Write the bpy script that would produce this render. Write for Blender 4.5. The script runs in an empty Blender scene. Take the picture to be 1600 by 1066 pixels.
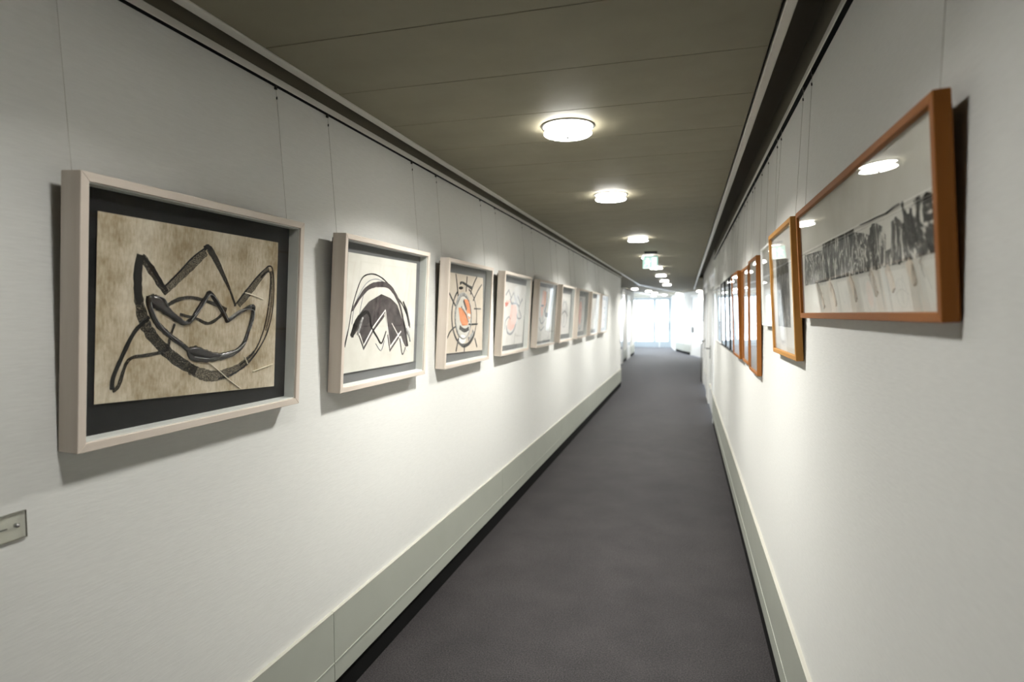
import bpy, bmesh, math, random
from mathutils import Vector, Matrix
random.seed(7)
S = bpy.context.scene
C = S.collection

# ------------------------------------------------------------------ camera
H = 1.672                                   # eye height above the carpet
F_PX, YAW, PITCH, ROLL = 964.85, .2743, -.0429, -.0046
def cam_axes():
    f = Vector((-math.sin(YAW)*math.cos(PITCH), math.cos(YAW)*math.cos(PITCH), math.sin(PITCH)))
    r = Vector((math.cos(YAW), math.sin(YAW), 0)); u = r.cross(f)
    c, s = math.cos(ROLL), math.sin(ROLL)
    return c*r+s*u, -s*r+c*u, f
CR, CU, CF = cam_axes()
cd = bpy.data.cameras.new('camera'); cam = bpy.data.objects.new('camera', cd); C.objects.link(cam)
cam.matrix_world = Matrix(((CR.x, CU.x, -CF.x, 0), (CR.y, CU.y, -CF.y, 0), (CR.z, CU.z, -CF.z, H), (0, 0, 0, 1)))
cd.sensor_fit = 'HORIZONTAL'; cd.sensor_width = 36; cd.lens = F_PX*36/1600
cd.clip_start = .02; cd.clip_end = 300
cd.dof.use_dof = True; cd.dof.focus_distance = 2.3; cd.dof.aperture_fstop = 2.4
S.camera = cam

# ------------------------------------------------------------------ daylight, exposure
w = bpy.data.worlds.new('world'); S.world = w; w.use_nodes = True
bg = w.node_tree.nodes['Background']; bg.inputs[0].default_value = (.80, .90, 1, 1); bg.inputs[1].default_value = 6.5
S.view_settings.view_transform = 'Standard'; S.view_settings.look = 'None'
S.view_settings.exposure = 0; S.view_settings.gamma = 1; S.view_settings.use_curve_mapping = False
LAMP_W = 42.0                               # watts of each ceiling lamp
LAMP_SPREAD = math.radians(138)
LAMP_GLOW = 24.0                            # brightness of a lamp's frosted glass

# ------------------------------------------------------------------ node helpers
def mat(name, col, rough=.6, metal=0, spec=.5):
    m = bpy.data.materials.new(name); m.use_nodes = True
    b = m.node_tree.nodes['Principled BSDF']
    b.inputs['Base Color'].default_value = (*col, 1); b.inputs['Roughness'].default_value = rough
    b.inputs['Metallic'].default_value = metal; b.inputs['Specular IOR Level'].default_value = spec
    return m
def nd(m, typ, **kw):
    n = m.node_tree.nodes.new(typ)
    for k, v in kw.items():
        if k in n.inputs.keys(): n.inputs[k].default_value = v
        else: setattr(n, k, v)
    return n
def lk(m, a, b): m.node_tree.links.new(a, b)
def bsdf(m): return m.node_tree.nodes['Principled BSDF']
def noise(m, scale, detail=4, stretch=(1, 1, 1), coord='Object', rough=.55, dist=0):
    t = nd(m, 'ShaderNodeTexCoord'); mp = nd(m, 'ShaderNodeMapping'); mp.inputs['Scale'].default_value = stretch
    n = nd(m, 'ShaderNodeTexNoise'); n.inputs['Scale'].default_value = scale; n.inputs['Detail'].default_value = detail
    n.inputs['Roughness'].default_value = rough; n.inputs['Distortion'].default_value = dist
    lk(m, t.outputs[coord], mp.inputs[0]); lk(m, mp.outputs[0], n.inputs['Vector'])
    return n.outputs['Fac']
def ramp(m, fac, stops):
    r = nd(m, 'ShaderNodeValToRGB'); e = r.color_ramp.elements
    while len(e) > 1: e.remove(e[-1])
    e[0].position = stops[0][0]; e[0].color = (*stops[0][1], 1)
    for p, c in stops[1:]:
        k = e.new(p); k.color = (*c, 1)
    lk(m, fac, r.inputs[0]); return r.outputs[0]
def bump(m, fac, strength, dist=.002):
    b = nd(m, 'ShaderNodeBump'); b.inputs['Strength'].default_value = strength; b.inputs['Distance'].default_value = dist
    lk(m, fac, b.inputs['Height']); lk(m, b.outputs[0], bsdf(m).inputs['Normal'])
def noisy(name, c0, c1, scale, stretch=(1, 1, 1), rough=.6, bs=0, lo=.3, hi=.7, detail=5, spec=.5, dist=0, coord='Object', metal=0):
    m = mat(name, c0, rough, metal, spec); f = noise(m, scale, detail, stretch, coord, dist=dist)
    lk(m, ramp(m, f, [(lo, c0), (hi, c1)]), bsdf(m).inputs['Base Color'])
    if bs: bump(m, f, bs)
    return m
def emit(name, col, st):
    m = mat(name, col, .4); b = bsdf(m); b.inputs['Emission Color'].default_value = (*col, 1); b.inputs['Emission Strength'].default_value = st
    return m
def glassmat(name, tint=(1, 1, 1), ior=1.5, rough=0.0):
    m = bpy.data.materials.new(name); m.use_nodes = True; nt = m.node_tree; nt.nodes.remove(bsdf(m))
    tr = nd(m, 'ShaderNodeBsdfTransparent'); tr.inputs[0].default_value = (*tint, 1)
    gl = nd(m, 'ShaderNodeBsdfGlossy'); gl.inputs['Roughness'].default_value = rough; gl.inputs[0].default_value = (1, 1, 1, 1)
    fr = nd(m, 'ShaderNodeFresnel')             # same reflectance on both faces of the thin sheet
    ge = nd(m, 'ShaderNodeNewGeometry'); mr = nd(m, 'ShaderNodeMapRange'); mr.inputs['To Min'].default_value = ior; mr.inputs['To Max'].default_value = 1/ior
    lk(m, ge.outputs['Backfacing'], mr.inputs['Value']); lk(m, mr.outputs[0], fr.inputs['IOR'])
    mx = nd(m, 'ShaderNodeMixShader'); lk(m, fr.outputs[0], mx.inputs[0]); lk(m, tr.outputs[0], mx.inputs[1]); lk(m, gl.outputs[0], mx.inputs[2])
    lk(m, mx.outputs[0], nt.nodes['Material Output'].inputs[0]); return m
def brush(name, col, cover=.5, rough=.5, scale=60, stretch=(1, 1, 1)):
    """dry brush: ink with gaps where the paper shows through"""
    m = mat(name, col, rough, spec=.15); b = bsdf(m)
    f = noise(m, scale, 6, stretch, rough=.7)
    lk(m, ramp(m, f, [(cover-.07, (0, 0, 0)), (cover+.07, (1, 1, 1))]), b.inputs['Alpha']); return m

M = {}
M['wall'] = noisy('wall_textile', (.63, .632, .604), (.67, .672, .644), 190, (1, .12, 1), .75, .22, spec=.25)
M['slot_shade'] = mat('slot_shade_tone', (.13, .115, .08), .7)  # shade of the ceiling slot put into a dark colour
M['ceil'] = noisy('ceiling_panel_paint', (.235, .215, .150), (.262, .24, .168), 7, (1, 1, 1), .62, 0, spec=.3)
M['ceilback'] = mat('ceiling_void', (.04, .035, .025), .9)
M['trim'] = mat('trim_metal', (.70, .68, .62), .30, .2)
M['rail'] = mat('rail_metal', (.66, .645, .59), .45, .1)
M['base'] = noisy('baseboard_paint', (.35, .365, .315), (.37, .385, .335), 5, rough=.38)
M['ledge'] = mat('baseboard_ledge', (.40, .39, .34), .6)
M['plinth'] = mat('plinth_black', (.006, .006, .006), .8, spec=.1)
M['white'] = mat('white_lacquer', (.78, .79, .78), .3)
M['cream'] = noisy('ivory_spacer', (.62, .64, .60), (.66, .68, .64), 10, rough=.5)
def carpet():
    m = mat('carpet', (.08, .075, .075), .95, spec=.1); b = bsdf(m)
    a = noise(m, 420, 3); c = noise(m, 130, 5, rough=.75); e = noise(m, 3.2, 4)
    m1 = nd(m, 'ShaderNodeMath', operation='MULTIPLY_ADD'); m1.inputs[1].default_value = .9; lk(m, c, m1.inputs[0]); lk(m, a, m1.inputs[2])
    m2 = nd(m, 'ShaderNodeMath', operation='MULTIPLY_ADD'); m2.inputs[1].default_value = .16; lk(m, e, m2.inputs[0]); lk(m, m1.outputs[0], m2.inputs[2])
    m3 = nd(m, 'ShaderNodeMath', operation='MULTIPLY'); m3.inputs[1].default_value = .5; lk(m, m2.outputs[0], m3.inputs[0])
    lk(m, ramp(m, m3.outputs[0], [(.42, (.005, .0045, .0045)), (.50, (.018, .016, .016)), (.59, (.062, .056, .055))]), b.inputs['Base Color'])
    b.inputs['Roughness'].default_value = .66; b.inputs['Specular IOR Level'].default_value = .16; b.inputs['Specular Tint'].default_value = (.9, .92, 1, 1)
    b.inputs['Sheen Weight'].default_value = .5; b.inputs['Sheen Roughness'].default_value = .16; b.inputs['Sheen Tint'].default_value = (.88, .91, 1, 1)
    bump(m, c, .35, .004)
    return m
M['carpet'] = carpet()
def wood(n, c0, c1, horiz, rough=.55):
    return noisy(n, c0, c1, 26, (.06, 1, 1) if horiz else (1, .06, 1), rough, .05, .3, .72, 6, spec=.2)
for k, c0, c1 in (('maple', (.585, .51, .435), (.685, .62, .55)), ('orange', (.23, .075, .010), (.33, .115, .017)), ('oak', (.38, .18, .040), (.47, .235, .06)),
                  ('walnut', (.25, .09, .018), (.34, .13, .03)), ('black', (.012, .012, .013), (.022, .022, .022)), ('alu', (.80, .80, .78), (.86, .86, .84))):
    M[k+'_h'] = wood(k+'_along', c0, c1, True); M[k+'_v'] = wood(k+'_upright', c0, c1, False)
M['card'] = mat('black_card', (.012, .012, .012), .7, spec=.12)
M['greycard'] = mat('grey_card', (.105, .108, .108), .6)
M['backing'] = mat('frame_backing', (.05, .035, .02), .8)
M['glass'] = glassmat('picture_glass', ior=1.15); M['glass2'] = glassmat('clear_picture_glass', ior=1.14); M['glass3'] = glassmat('plain_picture_glass', ior=1.33)
M['wglass'] = glassmat('window_glass')
M['wire'] = mat('nylon_wire', (.42, .41, .36), .2)
M['hook'] = mat('hook_steel', (.03, .028, .022), .45, .6)
M['steel'] = mat('brushed_steel', (.55, .55, .55), .25, .9)
M['darksteel'] = mat('dark_steel', (.035, .036, .038), .35, .5)
M['bluegrey'] = mat('blue_grey_metal', (.42, .49, .55), .4, .1)
M['lampglass'] = emit('frosted_lamp_glass', (1, .985, .95), LAMP_GLOW)
M['dish'] = emit('lamp_dish', (1, .985, .95), 5)
def aged():
    m = mat('aged_paper', (.5, .43, .32), .85, spec=.15)
    a = noise(m, 7, 10, rough=.65); c = noise(m, 160, 3, (1, .25, 1))
    k = nd(m, 'ShaderNodeMath', operation='MULTIPLY_ADD'); k.inputs[1].default_value = .35; lk(m, c, k.inputs[0]); lk(m, a, k.inputs[2])
    lk(m, ramp(m, k.outputs[0], [(.50, (.30, .235, .14)), (.66, (.47, .40, .285)), (.84, (.64, .58, .46))]), bsdf(m).inputs['Base Color']); return m
M['paper1'] = aged()
M['paper2'] = noisy('ivory_paper', (.56, .545, .48), (.64, .63, .57), 9, rough=.8, detail=8, spec=.2)
M['paper3'] = noisy('cream_paper', (.55, .475, .375), (.62, .55, .45), 8, rough=.8, detail=8, spec=.2)
M['paper4'] = mat('white_paper', (.64, .625, .585), .8, spec=.2)
M['ink'] = mat('black_ink', (.007, .006, .005), .5, spec=.15)
M['gloss'] = noisy('thick_black_paint', (.008, .007, .006), (.016, .014, .012), 60, rough=.16, bs=.6, spec=.5)
M['dry'] = brush('dry_brush_ink', (.014, .012, .009), .43, scale=430)
M['drier'] = brush('very_dry_brush_ink', (.020, .017, .012), .49, scale=400)
M['grey'] = brush('grey_ink', (.032, .031, .031), .36, scale=160)
M['paleink'] = mat('pale_grey_ink', (.20, .21, .23), .6)
M['brown'] = noisy('dark_brown_paint', (.008, .006, .006), (.085, .068, .068), 30, rough=.5, detail=8)
M['silver'] = noisy('grey_impasto_and_glints', (.10, .10, .10), (.46, .46, .44), 70, rough=.3, bs=.6, detail=6)
M['whiteink'] = mat('white_line', (.82, .80, .74), .6)
M['crack'] = mat('pale_crease', (.72, .66, .52), .7)
M['tangerine'] = noisy('orange_paint', (.72, .22, .07), (.80, .32, .13), 30, rough=.5)
M['pink'] = noisy('pink_paint', (.78, .40, .32), (.82, .52, .44), 30, rough=.6)
M['red'] = mat('red_paint', (.45, .08, .04), .6)
M['bluedot'] = mat('slate_paint', (.10, .12, .17), .6)
M['beige'] = mat('beige_wash', (.50, .46, .36), .6)
M['tan'] = brush('tan_wash', (.62, .55, .45), .45, scale=9, stretch=(1, .1, 1))
def engraving(name, scale, lo, hi, dist, stretch=(1, 1, 1)):
    m = mat(name, (.5, .5, .45), .8, spec=.1); f = noise(m, scale, 9, stretch, rough=.72, dist=dist)
    lk(m, ramp(m, f, [(lo, (.012, .012, .010)), ((lo+hi)/2, (.055, .053, .046)), (hi, (.66, .64, .57))]), bsdf(m).inputs['Base Color']); return m
for i, (sc, lo, hi, di, st) in enumerate([(60, .44, .60, 1.5, (1, .6, 1)), (30, .46, .60, 1.2, (1.6, .4, 1)), (32, .45, .57, 2.5, (1, .7, 1)), (24, .42, .58, 2, (1.4, .6, 1)), (20, .45, .57, 1.5, (1.4, .5, 1)), (13, .47, .57, 2.2, (1, .8, 1))]):
    M['eng%d' % i] = engraving('engraving_%d' % i, sc, lo, hi, di, st)
M['engv'] = engraving('engraving_tall', 36, .44, .62, 1.6, (1.2, .35, 1))
M['faint'] = noisy('faint_grey_print', (.45, .45, .44), (.74, .73, .70), 12, (1.5, .4, 1), .7)

# ------------------------------------------------------------------ mesh helpers
def link(name, me, m=None, parent=None, kind=None):
    o = bpy.data.objects.new(name, me); C.objects.link(o)
    if m is not None and me is not None:
        me.materials.clear(); me.materials.append(M[m] if isinstance(m, str) else m)
    if parent is not None: o.parent = parent
    if kind: o['kind'] = kind
    return o
def mesh(name, v, f, smooth=False):
    me = bpy.data.meshes.new(name); me.from_pydata([tuple(p) for p in v], [], f); me.update()
    bm = bmesh.new(); bm.from_mesh(me); bmesh.ops.recalc_face_normals(bm, faces=bm.faces); bm.to_mesh(me); bm.free()
    if smooth:
        for p in me.polygons: p.use_smooth = True
    return me
BF = [(0, 3, 2, 1), (4, 5, 6, 7), (0, 1, 5, 4), (1, 2, 6, 5), (2, 3, 7, 6), (3, 0, 4, 7)]
def boxv(x0, x1, y0, y1, z0, z1): return [(x0, y0, z0), (x1, y0, z0), (x1, y1, z0), (x0, y1, z0), (x0, y0, z1), (x1, y0, z1), (x1, y1, z1), (x0, y1, z1)]
def bevel(me, w, seg=1):
    bm = bmesh.new(); bm.from_mesh(me); bmesh.ops.bevel(bm, geom=list(bm.edges), offset=w, segments=seg, affect='EDGES', profile=.5); bm.to_mesh(me); bm.free(); return me
def box(name, x0, x1, y0, y1, z0, z1, m, parent=None, kind=None, bev=0):
    me = mesh(name, boxv(x0, x1, y0, y1, z0, z1), BF)
    if bev: bevel(me, bev)
    return link(name, me, m, parent, kind)
def boxes(name, L, m, parent=None, kind=None):
    v, f = [], []
    for b in L:
        k = len(v); v += boxv(*b); f += [tuple(i+k for i in q) for q in BF]
    return link(name, mesh(name, v, f), m, parent, kind)
def prism(name, poly, z0, z1, m, parent=None, kind=None):
    n = len(poly); v = [(x, y, z0) for x, y in poly]+[(x, y, z1) for x, y in poly]
    f = [tuple(range(n))[::-1], tuple(range(n, 2*n))]+[(i, (i+1) % n, (i+1) % n+n, i+n) for i in range(n)]
    return link(name, mesh(name, v, f), m, parent, kind)
def lathe(prof, n=32):
    """profile (r, z) turned about Z; r = 0 closes it"""
    v, f = [], []
    for r, z in prof:
        for k in range(n): a = 2*math.pi*k/n; v.append((r*math.cos(a), r*math.sin(a), z))
    for i in range(len(prof)-1):
        for k in range(n): f.append((i*n+k, i*n+(k+1) % n, (i+1)*n+(k+1) % n, (i+1)*n+k))
    me = mesh('turned', v, f, True)
    bm = bmesh.new(); bm.from_mesh(me); bmesh.ops.remove_doubles(bm, verts=bm.verts, dist=1e-6); bmesh.ops.recalc_face_normals(bm, faces=bm.faces); bm.to_mesh(me); bm.free()
    return me
def tube(pts, r, n=6):
    v, f = [], []; P = [Vector(p) for p in pts]
    for i, p in enumerate(P):
        d = (P[min(i+1, len(P)-1)]-P[max(i-1, 0)]).normalized(); a = d.orthogonal().normalized(); b = d.cross(a)
        for k in range(n): t = 2*math.pi*k/n; v.append(p+r*(math.cos(t)*a+math.sin(t)*b))
    for i in range(len(P)-1):
        for k in range(n): f.append((i*n+k, i*n+(k+1) % n, (i+1)*n+(k+1) % n, (i+1)*n+k))
    f += [tuple(range(n))[::-1], tuple(range((len(P)-1)*n, len(P)*n))]
    return mesh('tube', v, f, True)
def empty(name, mw=None):
    o = bpy.data.objects.new(name, None); C.objects.link(o); o.empty_display_size = .1
    if mw is not None: o.matrix_world = mw
    return o
def tag(o, label, cat, group=None):
    o['label'] = label; o['category'] = cat
    if group: o['group'] = group
    return o

# ------------------------------------------------------------------ the corridor shell
WL, WR = -1.440, .4105                      # wall planes
ZC = H+.867                                 # underside of the ceiling panels
Y0 = -8.0; YL = 14.4; YR = 9.75             # back end; where the left and right picture walls stop
ZT = ZC+.10
floor_poly = [(WL-.1, Y0-.1), (WR+.1, Y0-.1), (WR+.1, 16), (1.6, 16), (1.6, 23), (1.0, 32.6), (-3.2, 32.6), (-3.2, 14.3), (WL-.1, 14.3)]
prism('floor', floor_poly, -.1, 0, 'carpet', None, 'structure')
box('wall_left', WL-.12, WL, Y0, YL, 0, ZT, 'wall', None, 'structure')
box('wall_right', WR, WR+.12, Y0, YR, 0, ZT, 'wall', None, 'structure')
box('wall_back', WL-.12, WR+.12, Y0-.12, Y0, 0, ZT, 'wall', None, 'structure')

# ceiling: void board above, 44 cm cross panels below it with open joints
PX0, PX1 = -1.321, .252
ceil = box('ceiling', WL-.14, WR+.14, Y0-.1, 19.2, ZT, ZT+.05, 'slot_shade', None, 'structure')
PW = .44; y = 1.751-PW*22
pm = bevel(mesh('panel', boxv(PX0, PX1, .0018, PW-.0018, ZC, ZC+.02), BF), .0012)
yend = 18.9
while y < yend-.01:
    o = link('ceiling_panel', pm, 'ceil', ceil); o.location.y = y; y += PW
box('panel_carrier', PX0+.02, PX1-.02, Y0, 18.9, ZC+.03, ZC+.05, 'ceilback', ceil)
# metal edge trim, slot and picture rail on each side
box('trim_1', -1.361, PX0-.001, Y0, 18.9, ZC-.004, ZC+.03, 'trim', None, 'structure', .002)
box('trim_2', .262, .293, Y0, 23.2, ZC-.004, ZC+.03, 'trim', None, 'structure', .002)
for n, a, b, a2, b2, ye, z0, z1 in (('trim_3', WL, WL+.018, WL, WL+.0165, YL, H+.8285, H+.856), ('trim_4', WR-.018, WR, WR-.0165, WR, YR, H+.806, H+.834)):
    t3 = box(n, a, b, Y0, ye, z0+.0015, z1, 'rail', None, 'structure', .002); box('rail_shadow_groove', a2, b2, Y0, ye, z0, z0+.0015, 'plinth', t3)  # black groove strip paints in the shadow line below the rail

box('slot_shade_left', WL, WL+.002, Y0, YL, H+.857, ZT, 'slot_shade', None, 'structure'); box('slot_shade_right', WR-.002, WR, Y0, YR, H+.835, ZT, 'slot_shade', None, 'structure')  # dark lining over the wall, paints in the shade of the recess

def baseboard(name, xw, sgn, y0, y1, seams, z0, z1):
    """sgn +1: stands proud towards +x"""
    root = empty(name); root['kind'] = 'structure'
    d = .015
    def bx(n, a, b, ya, yb, za, zb, m, par=root, bev=0): return box(n, min(xw+sgn*a, xw+sgn*b), max(xw+sgn*a, xw+sgn*b), ya, yb, za, zb, m, par, None, bev)
    bx('plinth', 0, .003, y0, y1, 0, z0+.02, 'plinth')
    cuts = [y0]+seams+[y1]
    for a, b in zip(cuts[:-1], cuts[1:]):
        p = bx('baseboard_panel', .002, d, a+.0012, b-.0012, z0, z1, 'base', root, .0012)
        zb = z0+(z1-z0)*.27
        bx('bead', d-.001, d+.0022, a+.004, b-.004, zb, zb+.006, 'base', p)
        bx('ledge', 0, d+.001, a+.0012, b-.0012, z1, z1+.004, 'ledge', p)
    return root
baseboard('baseboard_left', WL, 1, Y0, YL, [2.26+2.5*k for k in range(-3, 5)], .112, .412)
baseboard('baseboard_right', WR, -1, Y0, YR, [-.6, 1.92, 4.44, 6.96], .118, .452)

# ------------------------------------------------------------------ the hall at the far end
HLX = -2.06
box('wall_hall_left', HLX-.12, HLX, YL, 26.0, 0, ZT, 'wall', None, 'structure')
box('wall_return', HLX, WL-.12, YL-.12, YL, 0, ZT, 'wall', None, 'structure')
box('wall_far_left', -2.85, -2.73, 26.0, 31.7, 0, .25, 'wall', None, 'structure'); box('wall_far_lintel', -2.85, -2.73, 26.0, 31.7, 2.36, ZT, 'wall', None, 'structure')
w4 = empty('added_window', Matrix.Translation((-2.85, 26.0, 0))); w4['kind'] = 'structure'  # unseen glazed wall, added to brighten the hall floor
for k in range(5): box('window_post', 0, .12, k*1.4, k*1.4+.1, .25, 2.36, 'white', w4)
for k in range(4): box('pane', .05, .058, k*1.4+.1, k*1.4+1.4, .25, 2.36, 'wglass', w4)
box('wall_far_return', -2.85, HLX-.12, 25.9, 26.0, 0, ZT, 'wall', None, 'structure')
prism('ceiling_hall', [(-2.9, 14.3), (WL-.14, 14.3), (WL-.14, 19.2), (WR+.14, 19.2), (WR+.14, 9.6), (1.6, 9.6), (1.6, 32.6), (-2.9, 32.6)], ZT, ZT+.05, 'ceil', None, 'structure')
prism('ceiling_soffit', [(-2.73, 14.4), (-1.56, 14.4), (-1.362, 14.4), (-1.362, 18.95), (-.93, 21.8), (-.48, 24.9), (-.25, 26.5), (.262, 23.3), (.262, 18.9), (PX1, 18.9), (PX0, 18.9), (-1.362, 18.95), ][:3]+[(-1.362, 18.95), (PX0, 18.9), (.262, 18.9), (.30, 16.1), (1.2, 16.1), (1.2, 32), (-2.73, 32)], ZC+.012, ZC+.05, 'ceil', None, 'structure')
def strip(name, pts, wd, z0, z1, m, kind='structure'):
    """a flat band following a polyline"""
    P = [Vector((x, y)) for x, y in pts]; L, R = [], []
    for i, p in enumerate(P):
        d = (P[min(i+1, len(P)-1)]-P[max(i-1, 0)]).normalized(); n = Vector((-d.y, d.x))*wd/2
        L.append(p+n); R.append(p-n)
    n = len(P); v = []
    for z in (z0, z1): v += [(q.x, q.y, z) for q in L]+[(q.x, q.y, z) for q in R]
    f = []
    for i in range(n-1):
        f += [(i, i+1, n+i+1, n+i), (2*n+i, 3*n+i, 3*n+i+1, 2*n+i+1), (i, 2*n+i, 2*n+i+1, i+1), (n+i, n+i+1, 3*n+i+1, 3*n+i)]
    f += [(0, n, 3*n, 2*n), (n-1, 3*n-1, 4*n-1, 2*n-1)]
    return link(name, mesh(name, v, f), m, None, kind)
strip('trim_5', [(-1.34, 18.92), (-.93, 21.8), (-.48, 24.9), (-.25, 26.5)], .09, ZC-.004, ZC+.02, 'white')
strip('trim_6', [(-2.0, 24.3), (-1.75, 26.8), (-1.55, 28.6), (-.6, 29.6)], .09, ZC-.004, ZC+.02, 'white')

# right side: door bays, then a wall that swings in towards the glazing
def door(name, xw, y0, y1, z1, hy, sgn=-1, rails=True):
    """glazed white door with its frame in a wall plane xw; the room lies on the -x side"""
    root = empty(name); root['kind'] = 'structure'
    x0, x1 = xw-.006, xw+.06
    for a, b in ((y0, y0+.07), (y1-.07, y1)): box('jamb', x0, x1, a, b, 0, z1, 'white', root, None, .004)
    box('header', x0, x1, y0+.07, y1-.07, z1-.08, z1, 'white', root, None, .004)
    mid = (y0+y1)/2
    for a, b, h in ((y0+.075, mid-.004, False), (mid+.004, y1-.075, True)):
        lf = box('door_leaf', xw+.018, xw+.055, a, a+.10, 0.01, z1-.085, 'white', root)
        box('stile', xw+.018, xw+.055, b-.10, b, 0.01, z1-.085, 'white', lf)
        box('top_rail', xw+.018, xw+.055, a+.1, b-.1, z1-.24, z1-.085, 'white', lf)
        box('bottom_rail', xw+.018, xw+.055, a+.1, b-.1, .01, .36, 'white', lf)
        box('glazing_bead', xw+.010, xw+.03, a+.10, b-.10, .36, .385, 'ledge', lf)
        box('pane', xw+.034, xw+.040, a+.1, b-.1, .36, z1-.24, 'wglass', lf)
        box('blind', xw+.044, xw+.050, a+.1, b-.1, .36, z1-.24, 'white', lf)
        if h:
            hd = box('handle_plate', xw+.009, xw+.018, hy-.02, hy+.02, .86, 1.10, 'darksteel', lf, None, .003)
            hd2 = link('lever', tube([(xw+.012, hy, 1.045), (xw-.045, hy, 1.045), (xw-.05, hy+.012, 1.045), (xw-.05, hy+.14, 1.045)], .010, 8), 'darksteel', lf)
    return root
box('wall_bay_lintel', WR, WR+.12, YR, 16.0, 2.36, ZT, 'wall', None, 'structure')
door('door_1', WR, 9.80, 12.05, 2.36, 11.62)
box('wall_bay_pier', WR, WR+.12, 12.05, 12.90, 0, 2.36, 'wall', None, 'structure')
door('door_2', WR, 12.90, 15.3, 2.36, 14.8)
box('wall_bay_end', WR, WR+.12, 15.3, 16.0, 0, 2.36, 'wall', None, 'structure')
RP = [(WR+.12, 16.0), (1.25, 16.0), (1.25, 22.2), (.66, 23.9), (.20, 25.9), (-.05, 26.8), (-.42, 28.6), (-.70, 31.7)]
def wallseg(name, a, b, z0, z1, th=.12, m='wall', kind='structure'):
    A, B = Vector(a), Vector(b); d = (B-A).normalized(); n = Vector((d.y, -d.x))*th
    return prism(name, [tuple(A), tuple(A+n), tuple(B+n), tuple(B)], z0, z1, m, None, kind)
wallseg('wall_hall_front', RP[0], RP[1], 0, ZT)
wallseg('wall_hall_right', RP[1], RP[2], 0, ZT)
wallseg('wall_slant_1', RP[2], RP[3], 0, ZT)
wallseg('wall_slant_2', RP[4], RP[5], 0, ZT)
wallseg('wall_slant_3', RP[5], RP[6], 0, .42); wallseg('wall_slant_4', RP[5], RP[6], 2.33, ZT)
wallseg('wall_slant_5', RP[6], RP[7], 0, ZT)
# plain white door in the slanting wall, with its lock
def frame_on(a, b):
    A, B = Vector((*a, 0)), Vector((*b, 0)); d = (B-A).normalized(); n = Vector((-d.y, d.x, 0))
    return Matrix(((d.x, n.x, 0, A.x), (d.y, n.y, 0, A.y), (0, 0, 1, 0), (0, 0, 0, 1))), (B-A).length
wallseg('wall_slant_6', RP[3], RP[4], 2.42, ZT)
mw, ln = frame_on(RP[3], RP[4])
d3 = empty('door_3', mw); d3['kind'] = 'structure'
box('jamb', 0, .10, -.10, .012, 0, 2.42, 'white', d3); box('jamb', ln-.10, ln, -.10, .012, 0, 2.42, 'white', d3); box('header', .10, ln-.10, -.10, .012, 2.34, 2.42, 'white', d3)
lf = box('door_leaf', .104, ln-.104, -.06, -.012, .01, 2.335, 'white', d3, None, .003)
box('lock_plate', ln-.36, ln-.24, -.012, .03, .92, 1.14, 'darksteel', lf, None, .004)
def plate(label, mw, x0, x1, z0, z1, m, cat='sign'):
    o = box('door_sign', x0, x1, -.013, -.004, z0, z1, m, None, None, .001); o.matrix_world = mw; return tag(o, label, cat)
plate('small square grey sign on the far white door, the upper one', mw, .62, .76, 1.58, 1.70, 'bluegrey')
plate('small square grey sign on the far white door, below the other', mw, .60, .72, 1.26, 1.37, 'bluegrey')
# side window of the slanting wall
mw, ln = frame_on(RP[5], RP[6])
w2 = empty('window_2', mw); w2['kind'] = 'structure'
for n, b in (('window_frame', (0, .10, -.10, .01, .42, 2.33)), ('window_frame', (ln-.10, ln, -.10, .01, .42, 2.33)), ('window_frame', (.10, ln-.10, -.10, .01, 2.25, 2.33)), ('window_sill', (.10, ln-.10, -.10, .03, .42, .47))):
    box(n, *b, 'white', w2, None, .003)
box('pane', .10, ln-.10, -.06, -.052, .47, 2.25, 'wglass', w2)
# end glazing: a pair of glazed doors with fixed side lights
YE = 31.7
w1 = empty('window_1'); w1['kind'] = 'structure'
xs = [-2.73, -2.42, -1.53, -1.25, -.72]
zt = 2.36
for x, wd, m in ((-2.69, .08, 'white'), (-2.40, .07, 'bluegrey'), (-1.50, .15, 'bluegrey'), (-1.26, .05, 'white'), (-.77, .15, 'bluegrey')):
    box('window_post', x-wd/2, x+wd/2, YE, YE+.09, 0, zt, m, w1)
box('window_head', -2.73, -.70, YE, YE+.09, zt, zt+.09, 'bluegrey', w1)
for a, b in ((-2.65, -2.435), (-2.365, -1.575), (-1.425, -1.285), (-1.235, -.845)):
    k = box('kick_panel', a, b, YE+.02, YE+.07, .01, .30, 'bluegrey', w1)
    box('pane', a, b, YE+.04, YE+.048, .30, zt, 'wglass', w1)
for x in (-1.56, -.80): box('pull_handle', x-.012, x+.012, YE-.05, YE-.03, .85, 1.25, 'darksteel', w1); 
box('wall_end_lintel', -2.85, -.6, YE, YE+.12, zt+.09, ZT, 'wall', None, 'structure')
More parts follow.
